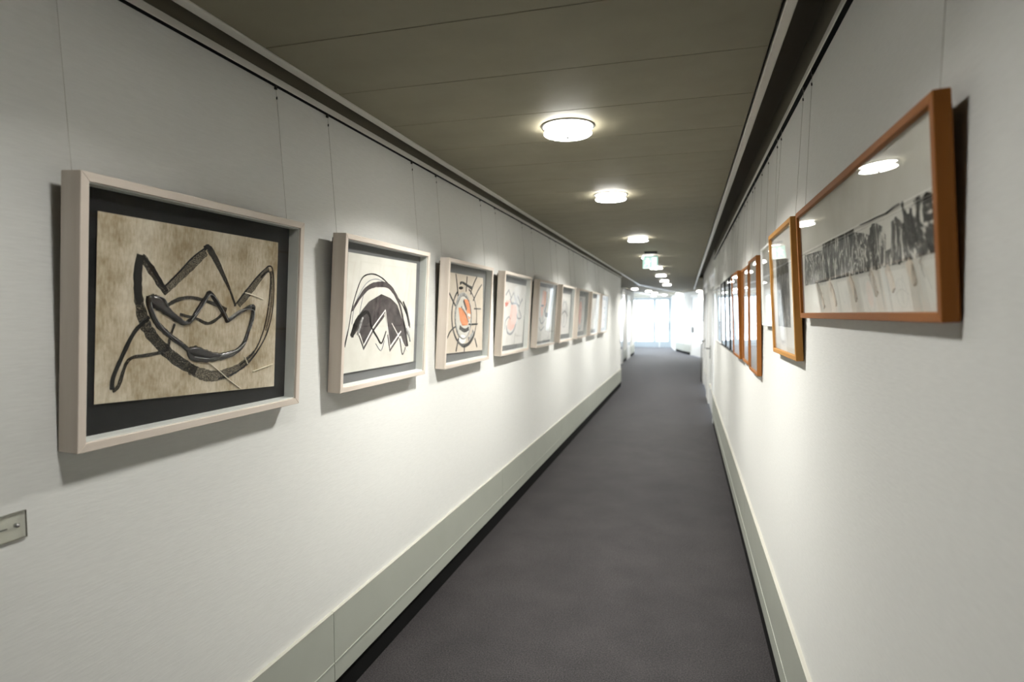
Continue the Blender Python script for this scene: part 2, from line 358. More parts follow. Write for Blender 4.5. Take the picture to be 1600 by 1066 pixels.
# left hall wall: white glazed doors
def hall_door(name, y0, y1):
    root = empty(name); root['kind'] = 'structure'
    for a, b in ((y0, y0+.09), (y1-.09, y1)): box('jamb', HLX-.005, HLX+.025, a, b, 0, 2.36, 'white', root, None, .003)
    box('header', HLX-.005, HLX+.025, y0+.09, y1-.09, 2.27, 2.36, 'white', root, None, .003)
    lf = box('door_leaf', HLX, HLX+.012, y0+.095, y1-.095, .01, 2.265, 'white', root, None, .003)
    box('pane', HLX+.012, HLX+.016, y0+.22, y1-.22, .5, 2.12, 'wglass', lf)
    box('handle_plate', HLX+.012, HLX+.022, y0+.13, y0+.17, .92, 1.14, 'steel', lf)
hall_door('door_4', 20.0, 21.2); hall_door('door_5', 22.6, 24.0)
hb = empty('baseboard_hall'); hb['kind'] = 'structure'
for a, b in ((YL, 19.98), (21.22, 22.58), (24.02, 26.0)):
    box('plinth', HLX, HLX+.004, a, b, 0, .12, 'plinth', hb); box('baseboard_panel', HLX+.003, HLX+.024, a, b, .112, .412, 'base', hb)
mw, ln = frame_on(RP[4], RP[5]); hb2 = empty('baseboard_slant', mw); hb2['kind'] = 'structure'
box('plinth', 0, ln, 0, .004, 0, .12, 'plinth', hb2); box('baseboard_panel', 0, ln, .003, .024, .112, .412, 'base', hb2)
mw, ln = frame_on(RP[5], RP[6]); hb3 = empty('baseboard_window', mw); hb3['kind'] = 'structure'
box('plinth', 0, ln, 0, .004, 0, .12, 'plinth', hb3); box('baseboard_panel', 0, ln, .003, .024, .112, .412, 'base', hb3)
# light portals in the window openings, the added one too (sampling only)
def portal(name, loc, rot, sx, sy):
    l = bpy.data.lights.new(name, 'AREA'); l.shape = 'RECTANGLE'; l.size = sx; l.size_y = sy; l.cycles.is_portal = True
    o = bpy.data.objects.new(name, l); C.objects.link(o); o.location = loc; o.rotation_euler = rot
portal('portal_left', (-2.95, 28.85, 1.3), (0, -math.pi/2, 0), 2.1, 5.6)
portal('portal_end', (-1.7, YE+.12, 1.3), (-math.pi/2, 0, 0), 2.1, 2.2)

# ------------------------------------------------------------------ ceiling lamps
lm_rim = lathe([(.110, 0), (.122, 0), (.122, -.006), (.110, -.006), (.110, 0)], 40)
lm_dish = lathe([(0.0001, -.0012), (.110, -.0012), (.110, -.0005), (.0001, -.0005)], 40)
lm_disc = lathe([(.034, -.030), (.106, -.030), (.110, -.032), (.110, -.037), (.106, -.040), (.034, -.040), (.034, -.030)], 40)
lm_pin = lathe([(.0001, 0), (.003, 0), (.003, -.041), (.005, -.041), (.005, -.044), (.0001, -.044)], 8)
lm_knob = lathe([(.0001, -.001), (.007, -.001), (.007, -.044), (.011, -.046), (.011, -.051), (.006, -.056), (.0001, -.057)], 14)
def lamp(x, y, label, power=LAMP_W, z=ZC):
    r = empty('ceiling_lamp', Matrix.Translation((x, y, z))); tag(r, label, 'ceiling lamp', 'round ceiling lamps')
    link('rim_ring', lm_rim, 'steel', r); link('lamp_dish', lm_dish, 'dish', r); link('glass_disc', lm_disc, 'lampglass', r); link('centre_knob', lm_knob, 'steel', r)
    for k in range(3):
        p = link('standoff_pin', lm_pin, 'steel', r); a = 2*math.pi*k/3+.5; p.location = (.092*math.cos(a), .092*math.sin(a), 0)
    l = bpy.data.lights.new('lamp_light', 'AREA'); l.shape = 'DISK'; l.size = .19; l.energy = power; l.color = (1, .985, .94); l.spread = LAMP_SPREAD
    o = bpy.data.objects.new('lamp_light', l); C.objects.link(o); o.parent = r; o.location = (0, 0, -.0405)
    return r
lamp(-.53, .98, 'round glass ceiling lamp above the first picture, over the viewer', LAMP_W*.24)
names = ['largest and nearest round lit glass lamp on the ceiling', 'second round lit ceiling lamp counted from the viewer', 'third round ceiling lamp, just in front of the exit sign',
         'round ceiling lamp right behind the exit sign', 'first round ceiling lamp beyond the one behind the exit sign', 'second round ceiling lamp beyond the one behind the exit sign',
         'third round ceiling lamp beyond the one behind the exit sign', 'last corridor ceiling lamp, farthest in the straight row']
for yy, nm in zip((2.85, 4.55, 7.2, 9.5, 11.7, 14.05, 16.35, 18.55), names): lamp(-.53, yy, nm)
ZH = ZC+.012
for x, yy, nm in ((-1.69, 21.6, 'round ceiling lamp over the end hall beside the left wall'), (-1.35, 23.7, 'round hall ceiling lamp, left one of the close pair'),
                  (-1.23, 26.0, 'round hall ceiling lamp, right one of the close pair'), (-.94, 28.9, 'round hall ceiling lamp above the dividing door post'),
                  (-.31, 27.3, 'round hall ceiling lamp before the slim side window'), (.49, 24.4, 'round hall ceiling lamp in front of the far white door'),
                  (-1.5, 30.6, 'round ceiling lamp closest to the glazed end doors')):
    lamp(x, yy, nm, LAMP_W, ZH)

# ------------------------------------------------------------------ pictures
def pixel_ray(px, py): return CR*((px-800)/F_PX)-CU*((py-533)/F_PX)+CF
EYE = Vector((0, 0, H))
class Pic:
    """a tilted picture box; local X along the wall, Y up the frame, Z out of the wall"""
    def __init__(s, side, yN, yF, zb, h, D, t, face, wood, label, group, recess, card, spacer=True, cat='picture', wires=True, rail=None, inset=.025, glass='glass'):
        s.W, s.h, s.D, s.side = yF-yN, h, D, side; W = s.W
        sn, cs = math.sin(t), math.cos(t)
        if side < 0: X, U, N, o = Vector((0, 1, 0)), Vector((sn, 0, cs)), Vector((cs, 0, -sn)), Vector((WL+.004, yN, H+zb))
        else: X, U, N, o = Vector((0, -1, 0)), Vector((-sn, 0, cs)), Vector((-cs, 0, -sn)), Vector((WR-.004, yF, H+zb))
        s.X, s.U, s.N, s.o = X, U, N, o
        s.root = empty('picture_frame', Matrix(((X.x, U.x, N.x, o.x), (X.y, U.y, N.y, o.y), (X.z, U.z, N.z, o.z), (0, 0, 0, 1))))
        tag(s.root, label, cat, group)
        e = .0015
        def rl(poly, m):  # mitred rail
            p = prism('frame_rail', poly, 0, D, m, s.root); bevel(p.data, .0012); return p
        f = face
        rl([(0, 0), (W, 0), (W-f, f), (f, f)], wood+'_h'); rl([(0, h), (f, h-f), (W-f, h-f), (W, h)], wood+'_h')
        rl([(0, 0), (f, f), (f, h-f), (0, h)], wood+'_v'); rl([(W, 0), (W, h), (W-f, h-f), (W-f, f)], wood+'_v')
        zc = D-recess; s.zc = zc
        if spacer:
            k = .004
            boxes('spacer', [(f, f+k, f, h-f, zc, D-.007), (W-f-k, W-f, f, h-f, zc, D-.007), (f+k, W-f-k, f, f+k, zc, D-.007), (f+k, W-f-k, h-f-k, h-f, zc, D-.007)], 'cream', s.root)
        box('backing_board', f, W-f, f, h-f, max(zc-.012, .001), zc-.003, 'backing', s.root)
        box('mount_card', f, W-f, f, h-f, zc-.003, zc, card, s.root)
        box('glass_pane', f-.002, W-f+.002, f-.002, h-f+.002, D-.0065, D-.0045, glass, s.root)
        s.f = f
        if wires:
            zr = rail-o.z
            for xx in (inset, W-inset):
                top = s.local(Vector((WL+.011 if side < 0 else WR-.011, (o+X*xx).y, rail)))
                wr = link('hanging_wire', tube([(xx, h-.03, .004), (xx, h-.01, .003), tuple(top)], .0006, 5), 'wire', s.root)
                hk = link('rail_hook', bevel(mesh('rail_hook', boxv(-.005, .005, -.014, .004, -.004, .004), BF), .001), 'hook', wr); hk.location = top
                sc = link('wire_clamp', lathe([(.0001, -.006), (.0022, -.005), (.0026, .003), (.0001, .006)], 8), 'hook', wr); sc.location = top+(Vector((xx, h, .003))-top).normalized()*.045; sc.rotation_euler.x = math.pi/2
                box('corner_bracket', xx-.014, xx+.014, h-.045, h-.018, -.010, .001, 'hook', s.root, None, .001)
    def local(s, P):
        d = P-s.o; return Vector((d.dot(s.X), d.dot(s.U), d.dot(s.N)))
    def at(s, px, py, z):
        """where the line of sight through a photo pixel meets the plane z of this picture"""
        d = pixel_ray(px, py); p0 = s.o+s.N*z; t = (p0-EYE).dot(s.N)/d.dot(s.N); q = s.local(EYE+d*t); return (q.x, q.y)
    def paper(s, corners, m, name='artwork', lift=.006, th=.0012, px=True, label=None):
        z = s.zc+lift; s.zp = z+th
        P = [s.at(x, y, s.zp) if px else (x, y) for x, y in corners]
        s.art = prism(name, P, z, s.zp, m, s.root)
        if label: s.art['label'] = label
        s.n = 0
        return s.art
    def _z(s):
        s.n += 1; return s.zp+.00012*s.n
    def stroke(s, pts, width, m, tf=lambda a: a, thick=.0004, px=True, smooth=True, round_=False, parent=None):
        """painted line; width in metres, one value or one for each point"""
        P = [Vector(s.at(*tf(p), s.zp)) if px else Vector(p) for p in pts]
        Wd = list(width) if isinstance(width, (list, tuple)) else [width]*len(P)
        if smooth and len(P) > 2:
            Q, V = [], []
            for i in range(len(P)-1):
                p0, p1, p2, p3 = P[max(i-1, 0)], P[i], P[i+1], P[min(i+2, len(P)-1)]
                for k in range(5):
                    t = k/5; Q.append(.5*((2*p1)+(p2-p0)*t+(2*p0-5*p1+4*p2-p3)*t*t+(3*p1-p0-3*p2+p3)*t**3)); V.append(Wd[i]*(1-t)+Wd[i+1]*t)
            P, Wd = Q+[P[-1]], V+[Wd[-1]]
        z = s._z(); K = 7 if round_ else 2; v, f = [], []
        for i, p in enumerate(P):
            d = (P[min(i+1, len(P)-1)]-P[max(i-1, 0)]); d = d.normalized() if d.length > 1e-9 else Vector((1, 0)); nn = Vector((-d.y, d.x))
            j = 1+random.uniform(-.15, .15); wv = Wd[i]*j/2
            for k in range(K):
                a = -1+2*k/(K-1); q = p+nn*wv*a
                v.append((q.x, q.y, z+(thick*math.sqrt(max(0, 1-a*a*.96)) if round_ else thick)))
        n0 = len(P)*K
        for i, p in enumerate(P): v += [(v[i*K][0], v[i*K][1], s.zp-.0003), (v[i*K+K-1][0], v[i*K+K-1][1], s.zp-.0003)]
        for i in range(len(P)-1):
            for k in range(K-1): f.append((i*K+k, (i+1)*K+k, (i+1)*K+k+1, i*K+k+1))
            a, b = n0+2*i, n0+2*i+2
            f += [(i*K, a, b, (i+1)*K), (i*K+K-1, (i+1)*K+K-1, b+1, a+1)]
        f += [tuple(range(K))+(n0+1, n0), tuple(range((len(P)-1)*K, len(P)*K))[::-1]+(n0+2*len(P)-2, n0+2*len(P)-1)]
        return link('brush_stroke', mesh('brush_stroke', v, f, round_), m, parent or s.art)
    def patch(s, pts, m, tf=lambda a: a, px=True, name='paint_patch', thick=.0003):
        P = [s.at(*tf(p), s.zp) if px else p for p in pts]; z = s._z()
        v = [(x, y, s.zp-.0002) for x, y in P]+[(x, y, z+thick) for x, y in P]; n = len(P)
        me = bpy.data.meshes.new(name); bm = bmesh.new(); V = [bm.verts.new(p) for p in v]
        bm.faces.new(V[n:]); 
        for i in range(n): bm.faces.new((V[i], V[(i+1) % n], V[n+(i+1) % n], V[n+i]))
        bmesh.ops.triangulate(bm, faces=[q for q in bm.faces if len(q.verts) > 4]); bmesh.ops.recalc_face_normals(bm, faces=bm.faces); bm.to_mesh(me); bm.free()
        return link(name, me, m, s.art)
def crop(x0, y0, sc): return lambda a: (x0+a[0]/sc, y0+a[1]/sc)

LG = 'pale wood box frames on the left wall'
LW = .865
def left(i, yN, label, card): return Pic(-1, yN, yN+LW, -.321, .662, .060, .060, .022, 'maple', label, LG, .046, card, rail=H+.8285)

# -- first left picture: black crown and bowl on aged paper
p = left(1, 1.110, 'largest, nearest pale wood frame with black crown-like brush drawing on brown paper', 'card')
p.paper([(147.2, 632.2), (428, 603.6), (434.7, 379.1), (152.9, 329.6)], 'paper1')
t = crop(200, 360, 3.95)
mm = .00124
p.stroke([(78, 150), (62, 250), (62, 380), (75, 470), (110, 590), (190, 700), (300, 800), (420, 870)], [18*mm, 22*mm, 23*mm, 24*mm, 27*mm, 28*mm, 27*mm, 25*mm], 'dry', t)
p.stroke([(75, 150), (60, 250), (60, 380), (70, 460)], [16*mm, 20*mm, 19*mm, 8*mm], 'ink', t)
p.stroke([(380, 855), (450, 885), (520, 900), (620, 880), (720, 820), (780, 755)], [26*mm, 28*mm, 27*mm, 24*mm, 20*mm, 14*mm], 'drier', t)
p.stroke([(560, 915), (640, 890), (730, 828), (805, 735), (862, 620), (893, 480), (900, 330), (890, 235), (868, 222), (850, 235)], 4*mm, 'ink', t)
p.stroke([(690, 835), (780, 745), (835, 620), (865, 480), (878, 350), (878, 270), (860, 255), (820, 290)], 5*mm, 'dry', t)
p.stroke([(850, 620), (880, 480), (888, 350), (884, 250)], 7*mm, 'drier', t)
p.stroke([(868, 238), (810, 300), (740, 385), (680, 462)], [9*mm, 18*mm, 21*mm, 18*mm], 'drier', t)
p.stroke([(860, 225), (800, 283), (730, 370), (655, 468)], 3*mm, 'ink', t)
p.stroke([(82, 160), (140, 240), (190, 320), (238, 392)], [16*mm, 19*mm, 17*mm, 10*mm], 'dry', t)
p.stroke([(95, 165), (150, 235), (200, 315), (240, 375)], [6*mm, 9*mm, 8*mm, 7*mm], 'ink', t)
p.stroke([(235, 365), (310, 292), (400, 205), (480, 135)], [18*mm, 20*mm, 22*mm, 18*mm], 'drier', t)
p.stroke([(222, 350), (310, 262), (400, 165), (482, 105)], 3*mm, 'ink', t)
p.stroke([(500, 112), (545, 190), (590, 285), (630, 375), (662, 468)], [17*mm, 16*mm, 11*mm, 5*mm, 5*mm], 'dry', t)
p.stroke([(470, 112), (490, 102), (512, 118)], 12*mm, 'ink', t)
p.stroke([(235, 468), (300, 430), (370, 414), (440, 424), (520, 450), (605, 492)], [7*mm, 8*mm, 7*mm, 8*mm, 8*mm, 10*mm], 'dry', t)
p.stroke([(600, 495), (550, 545), (490, 575), (420, 545), (320, 520)], 7*mm, 'dry', t)
t0 = crop(60, 230, 1.939)
p.stroke([(335, 515), (290, 560), (250, 640), (225, 700), (222, 735)], [7*mm, 8*mm, 9*mm, 10*mm, 9*mm], 'ink', t0)
p.stroke([(224, 738), (242, 722), (272, 645), (330, 630), (385, 615), (398, 575), (412, 535)], [9*mm, 8*mm, 6*mm, 7*mm, 7*mm, 6*mm, 5*mm], 'dry', t0)
p.stroke([(124, 405), (128, 470), (165, 560), (215, 615), (270, 662), (330, 705), (370, 740)], 12*mm, 'gloss', t, .006, round_=True)
p.stroke([(370, 740), (395, 785), (480, 795), (570, 780), (660, 750), (710, 700), (740, 620), (765, 520), (768, 465), (700, 500), (612, 562)], [12*mm, 14*mm, 16*mm, 17*mm, 14*mm, 10*mm, 9*mm, 9*mm, 9*mm, 8*mm, 9*mm], 'gloss', t, .005, round_=True)
p.stroke([(612, 565), (580, 500), (530, 420), (500, 386), (475, 420), (430, 490), (385, 555), (340, 572), (285, 545)], 11*mm, 'gloss', t, .006, round_=True)
p.stroke([(122, 425), (150, 432), (185, 452), (230, 492), (275, 528), (320, 555)], [16*mm, 27*mm, 29*mm, 23*mm, 15*mm, 9*mm], 'gloss', t, .008, round_=True)
p.stroke([(372, 742), (400, 748), (440, 756), (500, 772), (560, 770)], [14*mm, 27*mm, 29*mm, 20*mm, 12*mm], 'gloss', t, .008, round_=True)
for q in ([(125, 405), (135, 475), (180, 570), (240, 640), (330, 700)], [(400, 780), (480, 790), (560, 775), (660, 740), (715, 690)], [(745, 610), (770, 500), (700, 490), (620, 545)], [(605, 555), (560, 465), (500, 395), (440, 480), (380, 555)], [(160, 405), (210, 420), (235, 470)]):
    p.stroke(q, 2.4*mm, 'silver', t, .0066, round_=True)  # thin pale lines paint highlights along the glossy black ridges
p.stroke([(490, 810), (560, 870), (630, 930), (690, 975)], 1.8*mm, 'crack', t); p.stroke([(720, 385), (770, 400), (830, 425)], 2.5*mm, 'crack', t); p.stroke([(715, 780), (735, 825)], 2*mm, 'crack', t); p.stroke([(770, 870), (890, 825)], 1.5*mm, 'crack', t)

mm = .001
# -- second: dark dome with zigzag
p = left(2, 2.258, 'pale wood frame with dark domed mountain and white zigzag drawing', 'greycard')
p.paper([(536.2, 584), (646, 565), (651, 411.9), (544.4, 393.8)], 'paper2')
t = crop(530, 400, 5.61)
p.patch([(95, 700), (120, 620), (190, 490), (260, 400), (370, 335), (450, 370), (510, 430), (545, 540), (590, 660), (602, 790), (575, 800), (545, 710), (525, 670), (445, 800), (425, 660), (402, 500), (310, 620), (212, 780), (165, 650), (110, 720)], 'brown', t)
p.stroke([(45, 800), (85, 620), (110, 470), (160, 290), (210, 185), (290, 158), (370, 190), (440, 260), (500, 350), (560, 440), (605, 560), (620, 630)], [12*mm]+[6*mm]*6+[8*mm]*5, 'ink', t)
p.stroke([(110, 600), (140, 420), (230, 250), (320, 203), (400, 235)], 4*mm, 'paleink', t)
p.stroke([(170, 560), (190, 440), (215, 330)], 4*mm, 'paleink', t)
p.stroke([(112, 480), (170, 380), (240, 290), (320, 252), (420, 258), (480, 320), (530, 430), (560, 560)], [12*mm, 16*mm, 22*mm, 24*mm, 24*mm, 22*mm, 18*mm, 12*mm], 'brown', t)
p.stroke([(560, 400), (590, 490), (615, 610)], [10*mm, 22*mm, 18*mm], 'grey', t)
p.stroke([(175, 695), (212, 815), (300, 650), (395, 520)], 11*mm, 'brown', t, smooth=False); p.stroke([(425, 690), (443, 830), (535, 690)], 11*mm, 'brown', t, smooth=False)
p.stroke([(175, 680), (212, 785), (300, 620), (404, 475), (425, 650), (445, 795), (540, 660)], 7*mm, 'whiteink', t, smooth=False)
p.stroke([(460, 590), (530, 720), (600, 835)], 5*mm, 'whiteink', t)
p.stroke([(108, 705), (130, 640), (170, 545), (235, 492), (268, 530), (280, 620), (330, 710), (370, 765), (410, 660)], [24*mm, 34*mm, 24*mm, 16*mm, 14*mm, 11*mm, 9*mm, 10*mm, 6*mm], 'ink', t)
p.stroke([(160, 690), (185, 600), (205, 540)], [16*mm, 14*mm, 8*mm], 'silver', t, .003, round_=True); p.stroke([(320, 770), (365, 830), (395, 740)], 3*mm, 'paleink', t)
p.stroke([(585, 640), (610, 690), (620, 750)], [22*mm, 18*mm, 8*mm], 'silver', t, .003, round_=True); p.stroke([(530, 720), (548, 850), (560, 855), (580, 800)], 6*mm, 'brown', t); p.stroke([(560, 560), (575, 640), (600, 790)], [9*mm, 16*mm, 8*mm], 'ink', t)

# -- third: orange seed in black rings with rays
p = left(3, 3.408, 'pale wood frame with orange core in dark oval rings and rays', 'greycard')
p.paper([(696.9, 552.9), (753.5, 547), (754.8, 434.6), (702.8, 425.3)], 'paper3')
t = crop(680, 400, 5.92)
def oval(cx, cy, rx, ry, n=24, a0=0, a1=2*math.pi): return [(cx+rx*math.cos(a0+(a1-a0)*k/n), cy+ry*math.sin(a0+(a1-a0)*k/n)) for k in range(n+1)]
p.patch(oval(258, 560, 70, 200, 20)[:-1], 'paper2', t)
p.stroke(oval(268, 560, 115, 270, 26, -1.2, 4.2), [10*mm]*9+[26*mm]*6+[16*mm]*12, 'grey', t)
p.stroke(oval(258, 560, 74, 205), [12*mm]*8+[20*mm]*8+[26*mm]*5+[14*mm]*4, 'silver', t, .004, round_=True)
p.stroke([(235, 375), (200, 450), (185, 540)], [8*mm, 20*mm, 12*mm], 'ink', t)
p.patch([(215, 480), (245, 475), (280, 540), (305, 600), (300, 640), (250, 645), (230, 600)], 'tangerine', t); p.patch([(265, 400), (300, 405), (325, 440), (330, 560), (310, 590), (285, 500)], 'tangerine', t)
p.stroke([(262, 410), (280, 470), (290, 500)], 22*mm, 'brown', t); p.stroke([(240, 470), (280, 530), (308, 610)], 12*mm, 'silver', t, .003, round_=True); p.stroke([(300, 540), (325, 555)], 22*mm, 'whiteink', t)
p.stroke([(225, 660), (270, 690), (310, 670)], 26*mm, 'grey', t); p.patch(oval(250, 770, 32, 42, 14)[:-1], 'whiteink', t)
p.stroke([(305, 770), (340, 730), (350, 690)], 26*mm, 'silver', t, .003, round_=True)
for q in ([(190, 165), (200, 250), (212, 370)], [(296, 190), (290, 250), (285, 330)], [(385, 195), (355, 260), (325, 355)], [(430, 265), (390, 330), (350, 415)], [(420, 490), (360, 488)], [(390, 630), (310, 632)], [(365, 760), (385, 840)], [(270, 830), (268, 885)], [(215, 760), (190, 885)], [(185, 655), (140, 695), (110, 760)], [(130, 345), (155, 400), (185, 460)]):
    p.stroke(q, [10*mm]*len(q), 'grey', t)
p.stroke([(230, 255), (250, 245), (290, 270), (340, 300)], [18*mm, 12*mm, 14*mm, 20*mm], 'grey', t); p.patch(oval(237, 296, 18, 14, 12)[:-1], 'ink', t)

# -- fourth: pink drop under a grey jagged crown
p = left(4, 4.578, 'pale wood frame with pink drop shape below grey jagged strokes', 'greycard')
p.paper([(784.9, 541), (816, 536), (822.3, 447), (789.6, 440)], 'paper4')
t = crop(770, 415, 7.355)
p.patch([(215, 450), (270, 460), (278, 540), (262, 650), (240, 720), (205, 750), (168, 720), (172, 650), (200, 560)], 'pink', t)
p.stroke([(150, 340), (185, 280), (212, 375), (240, 310), (268, 410), (290, 350), (315, 440), (340, 380)], 16*mm, 'paleink', t, smooth=False)
p.stroke([(340, 390), (300, 490), (325, 590), (290, 610), (270, 550)], 14*mm, 'paleink', t); p.stroke([(200, 380), (220, 440), (260, 430), (300, 470)], 18*mm, 'paleink', t)
p.stroke([(155, 690), (165, 765), (200, 788), (240, 745), (268, 650)], 18*mm, 'paleink', t); p.stroke([(135, 740), (145, 640), (185, 590), (200, 620)], 12*mm, 'paleink', t)
p.patch([(140, 424), (185, 424), (168, 460), (146, 478)], 'red', t); p.patch([(150, 400), (200, 405), (200, 425), (150, 424)], 'pink', t)

# -- fifth: dark hook with orange side
p = left(5, 5.748, 'pale wood frame with dark hook and orange bar on white paper', 'greycard')
p.paper([(838.2, 534.5), (860, 530), (865.5, 452), (843.4, 447.5)], 'paper4')
p.patch([(578, 290), (605, 292), (575, 560), (555, 600), (552, 500)], 'pink', t); p.patch([(600, 300), (622, 300), (612, 440), (590, 500), (588, 400)], 'tangerine', t)
p.patch([(630, 320), (690, 330), (650, 555), (612, 550)], 'beige', t)
p.stroke([(622, 298), (617, 440), (598, 535), (602, 565), (635, 570)], [46*mm, 46*mm, 50*mm, 50*mm, 40*mm], 'ink', t, smooth=False); p.stroke([(692, 305), (655, 555)], 26*mm, 'brown', t)
p.patch(oval(570, 462, 16, 12, 12)[:-1], 'bluedot', t); p.stroke([(535, 605), (560, 670), (600, 615)], 14*mm, 'paleink', t); p.stroke([(530, 700), (550, 745), (590, 700)], 12*mm, 'paleink', t)

def generic(p, m):
    W, h = p.W, p.h
    p.paper([(.05, .085), (W-.12, .085), (W-.12, h-.095), (.05, h-.095)], m, px=False); return W, h
p = left(6, 6.882, 'pale wood frame with loose grey scribbles, sixth along the left wall', 'greycard'); W, h = generic(p, 'paper4')
p.stroke([(.2, .15), (.3, .5), (.38, .2), (.45, .48), (.55, .22)], .02, 'paleink', px=False); p.stroke([(.18, .3), (.4, .36), (.6, .3)], .016, 'grey', px=False); p.stroke(oval(.4, .32, .17, .15), .012, 'paleink', px=False)
p = left(7, 8.032, 'pale wood frame with faint pink oval, seventh along the left wall', 'greycard'); W, h = generic(p, 'paper4')
p.patch(oval(.38, .34, .13, .16, 18)[:-1], 'pink', px=False); p.stroke(oval(.4, .33, .2, .21), .014, 'paleink', px=False); p.stroke([(.25, .2), (.42, .4), (.55, .18)], .014, 'paleink', px=False)
p = left(8, 9.200, 'pale wood frame with thin grey lines, eighth along the left wall', 'greycard'); W, h = generic(p, 'paper4')
p.stroke([(.15, .2), (.3, .42), (.5, .25), (.62, .45)], .014, 'paleink', px=False); p.stroke([(.3, .15), (.34, .5)], .014, 'grey', px=False)
p = left(9, 10.380, 'pale wood frame with short dark dashes, last on the left wall', 'greycard'); W, h = generic(p, 'paper3')
for zz in (.22, .34, .43): p.stroke([(.56, zz), (.70, zz+.005)], .03, 'grey', px=False)
p.stroke([(.2, .2), (.3, .4), (.42, .3)], .014, 'paleink', px=False)

# -- right wall
RG = 'framed prints on the right wall'
def right(yN, yF, zb, h, D, t, face, wood, label, card='paper4', rec=.012, inset=.04, glass='glass2'): return Pic(1, yN, yF, zb, h, D, t, face, wood, label, RG, rec, card, spacer=False, rail=H+.806, inset=inset, glass=glass)
p = right(1.098, 2.323, -.015, .358, .026, .058, .017, 'orange', 'long panoramic black and white engraving in orange-brown wooden frame', 'paper2', .014)
p.paper([(.017, .017), (1.208, .017), (1.208, .341), (.017, .341)], 'paper2', lift=.0005, th=.0008, px=False)
t = crop(1240, 280, 5.33)
def bot(x): return 890+(590-890)*(x-95)/1145+ (18*math.sin((x-95)/1145*3.1416))
def panel(x0, x1, top, k):
    b = [(x0+(x1-x0)*i/6, bot(x0+(x1-x0)*i/6)) for i in range(7)]
    o = p.patch(b+top[::-1], 'eng%d' % k, t, name='engraved_panel')
panel(95, 240, [(92, 632), (150, 618), (238, 590)], 0)
panel(240, 500, [(240, 542), (330, 495), (420, 455), (500, 412)], 1)
panel(500, 640, [(500, 428), (520, 445), (580, 448), (640, 470)], 2)
panel(640, 770, [(636, 450), (655, 370), (690, 368), (740, 395), (765, 470)], 3)
panel(770, 935, [(768, 600), (815, 575), (820, 350), (850, 318), (905, 350), (935, 395)], 4)
panel(935, 1242, [(912, 200), (945, 290), (975, 280), (995, 190), (1030, 145), (1075, 150), (1110, 105), (1180, 120), (1225, 92)], 5)
for q, wd in (([(905, 195), (925, 300), (950, 420), (1010, 540), (1060, 630)], 9*mm), ([(1060, 150), (1040, 300), (1060, 470), (1120, 600)], 16*mm), ([(1090, 190), (1150, 140), (1230, 150)], 9*mm), ([(1080, 260), (1150, 230), (1232, 225)], 9*mm), ([(1090, 340), (1160, 310), (1235, 300)], 10*mm),
              ([(1110, 470), (1180, 480), (1235, 500)], 26*mm), ([(830, 350), (835, 450), (850, 620), (890, 680)], 14*mm), ([(850, 330), (900, 380), (930, 430)], 8*mm), ([(650, 400), (660, 520), (670, 640), (700, 740)], 14*mm), ([(985, 240), (980, 400), (1010, 520)], 9*mm)):
    p.stroke(q, wd, 'dry', t)
for x0 in (200, 300, 470, 640, 780, 960, 1070):
    p.stroke([(x0, bot(x0)+12), (x0+30, bot(x0)+90), (x0+60, bot(x0)+200)], [18*mm, 22*mm, 14*mm], 'tan', t)
p.stroke([(560, 380), (640, 345), (700, 315), (775, 288)], 1.5*mm, 'grey', t); p.stroke([(780, 285), (830, 240), (885, 205)], 1.5*mm, 'grey', t)

p = right(2.396, 2.998, -.171, .517, .026, .052, .018, 'oak', 'tall dark grey engraving with white mount in light oak frame', 'paper4', .014)
t = crop(1195, 380, 6.65)
p.paper([(.018, .018), (.584, .018), (.584, .499), (.018, .499)], 'paper4', lift=.0004, th=.0008, px=False)
p.patch([(118, 170), (245, 160), (272, 880), (142, 862)], 'engv', t, name='engraved_panel')
p.stroke([(190, 300), (200, 450), (205, 600), (205, 700)], [26*mm, 34*mm, 34*mm, 20*mm], 'dry', t)

def simple(yN, yF, zb, h, D, tl, face, wood, label, marg, m='faint'):
    p = right(yN, yF, zb, h, D, tl, face, wood, label, glass='glass3'); W = p.W
    p.paper([(face, face), (W-face, face), (W-face, h-face), (face, h-face)], 'paper4', lift=.0003, th=.0006, px=False)
    p.patch([(marg, marg*1.3), (W-marg, marg*1.3), (W-marg, h-marg), (marg, h-marg)], m, px=False, name='printed_area'); return p
simple(3.05, 3.445, -.061, .393, .024, .035, .012, 'alu', 'small print in white metal frame, between oak and brown frames', .07)
simple(3.64, 4.09, -.347, .667, .024, .022, .016, 'walnut', 'tall print in brown wooden frame next to the small white metal frame', .08)
simple(4.14, 4.58, -.327, .630, .024, .020, .016, 'walnut', 'tall print in brown wooden frame, the middle of the three brown ones', .08)
simple(4.66, 5.28, -.324, .630, .036, .036, .016, 'orange', 'tall print in deep orange-brown frame, last wooden frame before black ones', .08)
simple(5.42, 5.82, -.330, .655, .022, .030, .010, 'black', 'print in thin black frame beside the last wooden frame', .07)
simple(5.90, 6.48, -.335, .660, .022, .028, .010, 'black', 'print in thin black frame, second of the black frames', .07)
simple(6.58, 7.22, -.340, .665, .022, .026, .010, 'black', 'print in thin black frame, third of the black frames', .07)
simple(7.35, 8.12, -.345, .670, .022, .026, .010, 'alu', 'print in slim silver frame next to the black frames', .07)
simple(8.25, 9.05, -.350, .675, .022, .026, .010, 'alu', 'print in slim silver frame nearest the glazed side doors', .07)

